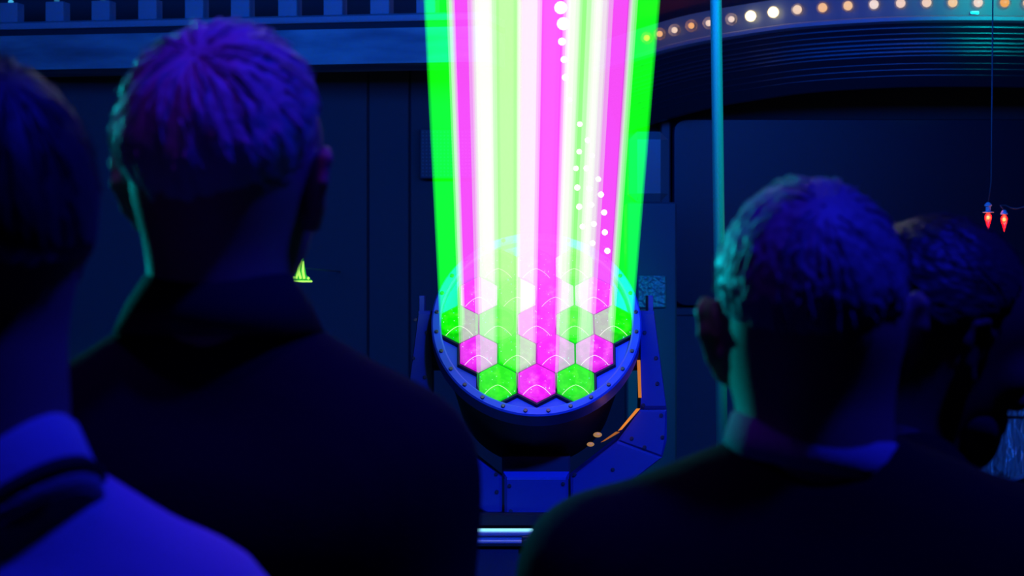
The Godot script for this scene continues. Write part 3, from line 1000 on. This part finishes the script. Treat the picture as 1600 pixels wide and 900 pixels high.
func build_fixture() -> void:
	var base_y := 1.0
	var t := thing("moving_head_light", "large blue-lit moving stage light with a round face of nineteen hexagonal lenses", "stage light", Vector3(FACE.x, base_y, FACE.z))
	var at := t.position
	var u := Vector3.RIGHT
	var w := NORM.cross(u).normalized()         # up the face
	var head := Transform3D(Basis(u, NORM, u.cross(NORM)), FACE - at)   # y is the throw, z runs down the face
	var lit_blue := mat(lin(0.03, 0.13, 0.6), 0.5)  # blue of the wash light put into the surface colour
	var body := mat(lin(0.05, 0.05, 0.055), 0.55)
	var black := mat(lin(0.01, 0.01, 0.012), 0.5)
	var steel := mat(lin(0.12, 0.12, 0.13), 0.35, 0.7)
	var R := 0.2625
	X = head
	# the housing behind the face
	var st := new_st(); lathe(st, [Vector2(0, -0.44), Vector2(0.15, -0.44), Vector2(0.2, -0.39), Vector2(0.235, -0.1), Vector2(0.25, -0.05), Vector2(0.25, -0.025)], 64)
	obj("housing", st, body, t)
	st = new_st(); lathe(st, [Vector2(0, -0.035), Vector2(R - 0.02, -0.035), Vector2(R - 0.02, -0.016), Vector2(0, -0.016)], 72)
	var plate := obj("face_plate", st, lit_blue, t)
	st = new_st(); lathe(st, [Vector2(R - 0.024, -0.05), Vector2(R - 0.004, -0.05), Vector2(R, -0.046), Vector2(R, 0.006), Vector2(R - 0.004, 0.01), Vector2(R - 0.02, 0.01), Vector2(R - 0.024, 0.006), Vector2(R - 0.024, -0.016)], 96)
	var ring := obj("bezel_ring", st, lit_blue, t)
	X = Transform3D()
	st = new_st(); lathe(st, [Vector2(0.0052, 0), Vector2(0.0052, 0.003), Vector2(0.004, 0.0042), Vector2(0, 0.0042)], 8)
	st.generate_normals()
	var bolt := st.commit()
	bolt.surface_set_material(0, steel)
	for i in 28:
		var a := TAU * (i + 0.5) / 28
		share("screw", bolt, head * Transform3D(Basis(), Vector3((R - 0.012) * cos(a), 0.01, (R - 0.012) * sin(a))), ring)
	for i in 18:
		var a := TAU * (i + 0.5) / 18
		var rr := R - (0.045 if i % 3 else 0.06)
		share("screw", bolt, head * Transform3D(Basis.from_scale(Vector3.ONE * (1.5 if i % 3 == 0 else 0.9)), Vector3(rr * cos(a), -0.016, rr * sin(a))), plate)
	# nineteen lenses in hexagonal packing, and their beams
	var rows := [[-1.0, 0.0, 1.0], [-1.5, -0.5, 0.5, 1.5], [-2.0, -1.0, 0.0, 1.0, 2.0], [-1.5, -0.5, 0.5, 1.5], [-1.0, 0.0, 1.0]]
	var hue := ["GMG", "MGMM", "GGMGG", "MGMM", "GMG"]
	var rown := ["front row", "second row", "middle row", "fourth row", "rear row"]
	var place := {3: ["left", "middle", "right"], 4: ["far left", "inner left", "inner right", "far right"], 5: ["far left", "inner left", "middle", "inner right", "far right"]}
	var GL := []
	for k in 4:
		var green := k < 2
		var m := glow(Color.WHITE, 1.0)
		m.emission = Color.WHITE
		m.emission_operator = BaseMaterial3D.EMISSION_OP_MULTIPLY
		m.emission_texture = lens_texture(Color(0.02, 0.8, 0.01) if green else Color(0.82, 0.0, 0.86), Color(0.55, 1.0, 0.3) if green else Color(1.0, 0.62, 1.0), 3 + k)
		m.roughness = 0.15
		GL.append(m)
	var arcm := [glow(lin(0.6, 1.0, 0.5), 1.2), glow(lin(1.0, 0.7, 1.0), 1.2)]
	var pitch := 0.096
	X = Transform3D()
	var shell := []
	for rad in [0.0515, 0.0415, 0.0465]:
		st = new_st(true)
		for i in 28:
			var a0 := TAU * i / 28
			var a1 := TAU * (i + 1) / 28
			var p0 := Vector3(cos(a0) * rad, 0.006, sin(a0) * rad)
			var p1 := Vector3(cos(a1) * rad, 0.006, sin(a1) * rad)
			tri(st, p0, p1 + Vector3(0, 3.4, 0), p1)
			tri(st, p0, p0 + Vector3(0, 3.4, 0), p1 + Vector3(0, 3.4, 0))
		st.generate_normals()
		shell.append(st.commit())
	var kinds := {}
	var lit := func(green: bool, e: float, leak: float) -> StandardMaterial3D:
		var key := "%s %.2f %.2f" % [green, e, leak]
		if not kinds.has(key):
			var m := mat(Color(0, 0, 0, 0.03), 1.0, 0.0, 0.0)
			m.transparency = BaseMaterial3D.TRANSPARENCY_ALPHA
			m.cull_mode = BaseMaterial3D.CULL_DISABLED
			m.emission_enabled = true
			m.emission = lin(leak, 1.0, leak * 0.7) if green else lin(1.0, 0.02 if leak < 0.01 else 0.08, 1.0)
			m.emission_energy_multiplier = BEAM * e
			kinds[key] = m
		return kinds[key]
	for r in 5:
		for k in rows[r].size():
			var green: bool = hue[r][k] == "G"
			var c := Vector3(rows[r][k] * pitch, 0, (2 - r) * pitch * 0.8660254)
			X = head * Transform3D(Basis(), c)
			var hexo := func(rad: float, y: float) -> Array:
				var out := []
				for i in 6:
					var a := TAU * (i + 0.5) / 6
					out.append(Vector3(rad * cos(a), y, rad * sin(a)))
				return out
			var rl := pitch / sqrt(3.0) * 0.955
			# black holder under each lens
			st = new_st()
			var lo: Array = hexo.call(pitch / sqrt(3.0) + 0.006, -0.016)
			var hi: Array = hexo.call(pitch / sqrt(3.0) + 0.003, -0.004)
			poly(st, hi, Vector3(0, -0.02, 0))
			for i in 6:
				poly(st, [lo[i], lo[(i + 1) % 6], hi[(i + 1) % 6], hi[i]], Vector3(0, -0.01, 0))
			obj("lens_holder", st, black, t)
			# the lens: a low crystal with a flat table and sloping rim, its print laid flat
			st = new_st()
			lo = hexo.call(rl, -0.004)
			hi = hexo.call(rl * 0.97, 0.003)
			var flip := -1.0 if (r + k) % 2 else 1.0
			var uvf := func(p: Vector3) -> Vector2: return Vector2(0.5 + flip * p.x / (rl * 2.1), 0.5 + p.z / (rl * 2.1))
			for i in 6:
				var j := (i + 1) % 6
				for tr in [[Vector3(0, 0.004, 0), hi[j], hi[i]], [hi[i], hi[j], lo[j]], [hi[i], lo[j], lo[i]]]:
					for v in [tr[0], tr[2], tr[1]]:
						st.set_uv(uvf.call(v))
						st.add_vertex(X * v)
			var ln := obj("lens", st, GL[(0 if green else 2) + (r * 3 + k) % 2], t)
			ln.set_meta("label", "green hexagonal lens" if green else "magenta hexagonal lens")
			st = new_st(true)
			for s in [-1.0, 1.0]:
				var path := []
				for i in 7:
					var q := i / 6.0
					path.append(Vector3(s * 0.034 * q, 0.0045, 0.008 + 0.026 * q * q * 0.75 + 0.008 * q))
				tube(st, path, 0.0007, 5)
			obj("edge_reflection", st, arcm[0 if green else 1], ln)  # glowing arcs put in for reflections of the lens edges
			# the beam: glowing shells in place of lit haze, and the lamp's own light
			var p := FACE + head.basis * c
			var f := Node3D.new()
			f.name = numbered("painted_light_beam")
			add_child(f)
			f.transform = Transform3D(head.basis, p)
			tag(f, "%s glowing shell of the light beam from the %s lens of the %s" % ["green" if green else "magenta", place[rows[r].size()][k], rown[r]], "light beam", "", "thing")
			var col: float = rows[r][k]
			var how: Array = [1.0, 0.96, 0.0]                  # strength, width, shift: glow put into the shells by column
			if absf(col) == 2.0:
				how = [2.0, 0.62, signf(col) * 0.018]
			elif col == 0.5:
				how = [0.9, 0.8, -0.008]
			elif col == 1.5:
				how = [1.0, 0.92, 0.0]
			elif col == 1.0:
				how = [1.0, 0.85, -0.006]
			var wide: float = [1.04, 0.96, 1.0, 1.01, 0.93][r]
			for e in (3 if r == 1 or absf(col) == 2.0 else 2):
				var sh := share(["glow_shell", "glow_core", "glow_shell"][e], shell[e], Transform3D(Basis.from_scale(Vector3(how[1] * wide, 1, how[1] * wide)), Vector3(how[2], 0, 0)), f)
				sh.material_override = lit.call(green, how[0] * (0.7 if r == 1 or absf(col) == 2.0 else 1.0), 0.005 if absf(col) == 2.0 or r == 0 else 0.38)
			spot("lens_light", p + NORM * 0.02, p + NORM, lin(0.05, 1.0, 0.035) if green else lin(1.0, 0.045, 1.0), 3.0, 2.0, 0.3, 0.03)
	var shaded_blue := mat(lin(0.015, 0.055, 0.25), 0.5)  # same blue, with the weaker light on the yoke put into it
	# the yoke: an octagonal U of folded plates, read off in pixels about the light's middle
	var q := FACE.z * -1.0 / FPX
	X = Transform3D(Basis(), Vector3(0, 1.6 - at.y, 0.05))
	var P := func(x: float, y: float) -> Vector2: return Vector2(x * q, -(y - 450.0) * q)
	var yoke := Node3D.new()
	yoke.name = "yoke"
	t.add_child(yoke)
	for s in [-1.0, 1.0]:
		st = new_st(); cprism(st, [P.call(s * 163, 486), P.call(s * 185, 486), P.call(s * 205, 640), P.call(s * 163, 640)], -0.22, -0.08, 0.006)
		obj("arm", st, shaded_blue, yoke)
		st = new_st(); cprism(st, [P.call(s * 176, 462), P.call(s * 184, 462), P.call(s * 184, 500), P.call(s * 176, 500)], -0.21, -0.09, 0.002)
		obj("lifting_tab", st, shaded_blue, yoke)
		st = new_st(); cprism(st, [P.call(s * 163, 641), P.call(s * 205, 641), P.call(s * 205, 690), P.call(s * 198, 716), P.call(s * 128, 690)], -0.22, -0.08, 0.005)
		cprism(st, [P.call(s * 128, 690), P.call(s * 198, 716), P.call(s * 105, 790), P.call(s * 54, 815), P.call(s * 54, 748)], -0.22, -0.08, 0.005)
		obj("lower_arm", st, shaded_blue, yoke)
		st = new_st(); X = Transform3D(Basis(Vector3.FORWARD, PI / 2), FACE - at - NORM * 0.12 + Vector3(s * 0.235, 0, 0))
		lathe(st, [Vector2(0.0, -0.04), Vector2(0.06, -0.04), Vector2(0.06, 0.04), Vector2(0, 0.04)], 24)
		obj("pivot", st, body, yoke)
		X = Transform3D(Basis(), Vector3(0, 1.6 - at.y, 0.05))
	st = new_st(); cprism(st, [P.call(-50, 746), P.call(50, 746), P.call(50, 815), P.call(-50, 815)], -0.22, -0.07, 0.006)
	obj("cross_panel", st, shaded_blue, yoke)
	st = new_st()
	var e0: Vector2 = P.call(-52, 739); var e1: Vector2 = P.call(52, 739); var e2: Vector2 = P.call(46, 747); var e3: Vector2 = P.call(-46, 747)
	var mid := Vector3(0, e2.y - 0.01, -0.1)
	var top4 := [Vector3(e0.x, e0.y, -0.1), Vector3(e1.x, e1.y, -0.1), Vector3(e2.x, e2.y, -0.068), Vector3(e3.x, e3.y, -0.068)]
	var bot4 := [Vector3(e0.x, e0.y - 0.02, -0.12), Vector3(e1.x, e1.y - 0.02, -0.12), Vector3(e2.x, e2.y - 0.006, -0.07), Vector3(e3.x, e3.y - 0.006, -0.07)]
	poly(st, top4, mid); poly(st, bot4, Vector3(0, e0.y + 0.1, -0.1))
	for i in 4:
		poly(st, [top4[i], top4[(i + 1) % 4], bot4[(i + 1) % 4], bot4[i]], mid)
	obj("chamfer", st, lit_blue, yoke)
	st = new_st(); cprism(st, [P.call(-54, 716), P.call(54, 716), P.call(54, 745), P.call(-54, 745)], -0.24, -0.13, 0.004)
	obj("cross_top", st, body, yoke)
	var facing := Basis(Vector3.RIGHT, PI / 2)
	for s in [[-42, 760], [-40, 800], [42, 757], [60, 743], [150, 686], [196, 650], [168, 634], [198, 684], [120, 735], [170, 700], [-150, 686], [-62, 770], [-63, 742], [-193, 560], [-172, 520], [-190, 500], [-175, 590], [188, 560], [170, 520], [190, 600]]:
		var p: Vector2 = P.call(s[0], s[1])
		share("screw", bolt, X * Transform3D(facing, Vector3(p.x, p.y, -0.07 if absf(s[0]) < 51 else -0.08)), yoke)
	# amber lamp reflections on the right arm as glowing strips, two glints as beads
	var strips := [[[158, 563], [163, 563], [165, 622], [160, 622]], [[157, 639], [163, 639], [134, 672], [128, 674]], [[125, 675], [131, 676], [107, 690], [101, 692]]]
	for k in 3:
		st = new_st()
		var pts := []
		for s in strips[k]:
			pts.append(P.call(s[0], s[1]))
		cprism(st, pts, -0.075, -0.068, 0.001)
		var am := obj("amber_reflection_strip", st, glow(lin(1.0, 0.3, 0.01), [0.55, 0.75, 0.35][k], Color(0.3, 0.15, 0.05)), yoke)
		am.set_meta("label", "glowing strip for an amber reflection")
	for s in [[96, 680, 7.0], [85, 695, 6.0]]:
		var p2: Vector2 = P.call(s[0], s[1])
		st = new_st(true); sphere(st, Vector3(p2.x, p2.y, -0.07), Vector3(s[2] * q, s[2] * q * 0.6, 0.006), 12)
		obj("amber_glint_bead", st, glow(lin(1.0, 0.5, 0.15), 0.35, Color(0.3, 0.2, 0.2)), yoke)
	X = Transform3D()
	omni(Vector3(FACE.x + 132 * q, 1.6 - 205 * q, FACE.z + 0.05), lin(1.0, 0.3, 0.02), 0.0008, 0.01, "amber_light")  # lamp paired with the painted amber reflections
	# foot of the light
	st = new_st(); box(st, Vector3(0, 0.02, -0.12), Vector3(0.3, 0.036, 0.26), 0.006)
	obj("foot", st, black, t)
	# the aluminium frame it stands on
	var f := thing("stage_frame", "aluminium extrusion frame with dark panels that carries the stage light", "frame", Vector3(FACE.x, 0, FACE.z))
	var alu := mat(lin(0.5, 0.55, 0.6), 0.35, 0.4)
	for y in [0.985, 0.04]:
		for z in [0.07, -0.4]:
			st = new_st()
			box(st, Vector3(0, y + 0.009, z), Vector3(1.1, 0.013, 0.036), 0.004)
			box(st, Vector3(0, y - 0.003, z - 0.003), Vector3(1.1, 0.012, 0.026))
			box(st, Vector3(0, y - 0.012, z), Vector3(1.1, 0.01, 0.036), 0.003)
			obj("rail", st, alu, f)
	for x in [-0.53, -0.012, 0.53]:
		for z in [0.07, -0.4]:
			st = new_st(); box(st, Vector3(x, 0.49, z), Vector3(0.03, 0.966, 0.03), 0.004)
			obj("post", st, alu, f)
	for x in [-0.271, 0.259]:
		st = new_st(); box(st, Vector3(x, 0.5, 0.06), Vector3(0.49, 0.92, 0.012))
		obj("panel", st, mat(lin(0.03, 0.04, 0.06), 0.6), f)
	st = new_st(); box(st, Vector3(0, 0.99, -0.165), Vector3(1.06, 0.012, 0.44))
	obj("deck", st, black, f)
	st = new_st(); box(st, Vector3(-0.28, 1.0025, 0.082), Vector3(0.545, 0.008, 0.01), 0.003)
	obj("rail_gleam_strip", st, glow(lin(0.3, 0.85, 1.0), 1.1, Color(0.5, 0.5, 0.5)), f)  # glowing bar put in for the lamp gleam along the rail
	st = new_st(); box(st, Vector3(-0.012, 0.975, 0.09), Vector3(0.05, 0.026, 0.005), 0.002); box(st, Vector3(-0.004, 0.93, 0.09), Vector3(0.03, 0.07, 0.005), 0.002)
	var br := obj("corner_plate", st, steel, f)
	for s in [[-0.028, 0.975], [-0.012, 0.975], [0.003, 0.975], [-0.004, 0.955], [-0.004, 0.935]]:
		share("rivet", bolt, Transform3D(facing, Vector3(s[0], s[1], 0.0925)), br)

func build_people() -> void:
	var navy := cloth(lin(0.012, 0.013, 0.022), 3)
	var blackc := cloth(lin(0.008, 0.008, 0.012), 4)
	var ribbed := mat(lin(0.008, 0.008, 0.012), 0.9)
	make_person("grey-haired man in a dark stand-collar jacket, seen from behind, left of the beams", {
		"height": 1.81, "sw": 0.14, "sd": 0.36, "elbow": 0.012, "neck": 0.055, "trap": 0.277, "turn": -0.03, "look": Vector3(0.04, -0.2, 0.0), "at": Vector3(-0.237, 0, -2.1), "top": "jacket", "top_mat": navy, "loose": 0.014,
		"hair": {"color": lin(0.5, 0.5, 0.52), "thick": 0.013, "ridge": 1.0, "relief": 0.008, "crown": 0.4, "whorl": 0.008, "part": -0.02, "locks": 260, "stand": 0.004, "fade": 0.75, "nape": -0.75},
		"collars": [{"name": "collar", "r0": 0.08, "r1": 0.056, "y0": -0.245, "y1": -0.2, "drop": 0.03, "thick": 0.006, "gap": 0.3, "mat": ribbed}],
	})
	make_person("short-haired man in a dark jacket over a pale shirt, back turned, right of the beams", {
		"height": 1.69, "sw": 0.178, "sd": 0.326, "elbow": 0.03, "turn": 0.02, "look": Vector3(0.06, -0.08, 0.03), "at": Vector3(0.247, 0, -2.1), "top": "jacket", "top_mat": blackc, "loose": 0.014, "neck": 0.062,
		"hair": {"color": lin(0.3, 0.3, 0.32), "thick": 0.007, "ridge": 1.0, "relief": 0.004, "curl": 0.75, "crown": 0.5, "part": 0.1, "locks": 120, "stand": 0.003, "fade": 0.7},
		"collars": [{"name": "shirt_collar", "r0": 0.075, "r1": 0.067, "y0": -0.235, "y1": -0.204, "drop": 0.02, "tilt": -0.013, "thick": 0.003, "gap": 0.0, "mat": cloth(lin(0.4, 0.42, 0.45), 8), "label": "pale shirt collar"}],
	})
	make_person("nearest onlooker in a blue-lit pale shirt with a dark collar stripe, cut by left edge", {
		"height": 1.755, "sw": 0.16, "sd": 0.395, "trap": 0.305, "turn": 0.6, "look": Vector3(0.0, 0.1, 0.0), "at": Vector3(-0.366, 0, -1.7), "top": "shirt", "top_mat": cloth(lin(0.7, 0.72, 0.75), 9), "loose": 0.012,
		"hair": {"color": lin(0.05, 0.045, 0.045), "thick": 0.01, "ridge": 1.0, "relief": 0.004, "crown": 0.3, "locks": 100},
		"collars": [{"name": "collar", "r0": 0.085, "r1": 0.068, "y0": -0.36, "y1": -0.313, "drop": 0.0, "tz": 0.075, "yaw": 0.5, "thick": 0.005, "gap": 0.15, "mat": cloth(lin(0.7, 0.72, 0.75), 9)},
			{"name": "collar_stripe", "r0": 0.0805, "r1": 0.0775, "y0": -0.345, "y1": -0.338, "drop": 0.0, "tz": 0.075, "yaw": 0.5, "thick": 0.008, "gap": 0.15, "mat": ribbed, "label": "dark stripe along the collar"}],
	})
	make_person("bearded man in profile facing right, half hidden behind the short-haired man", {
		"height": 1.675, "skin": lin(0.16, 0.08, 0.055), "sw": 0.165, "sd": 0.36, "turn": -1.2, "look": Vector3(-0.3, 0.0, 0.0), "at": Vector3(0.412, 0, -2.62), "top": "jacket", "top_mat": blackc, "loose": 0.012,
		"hair": {"color": lin(0.04, 0.035, 0.035), "thick": 0.014, "ridge": 1.0, "relief": 0.006, "curl": 0.5, "crown": 0.3, "locks": 100, "beard": true},
		"collars": [],
	})
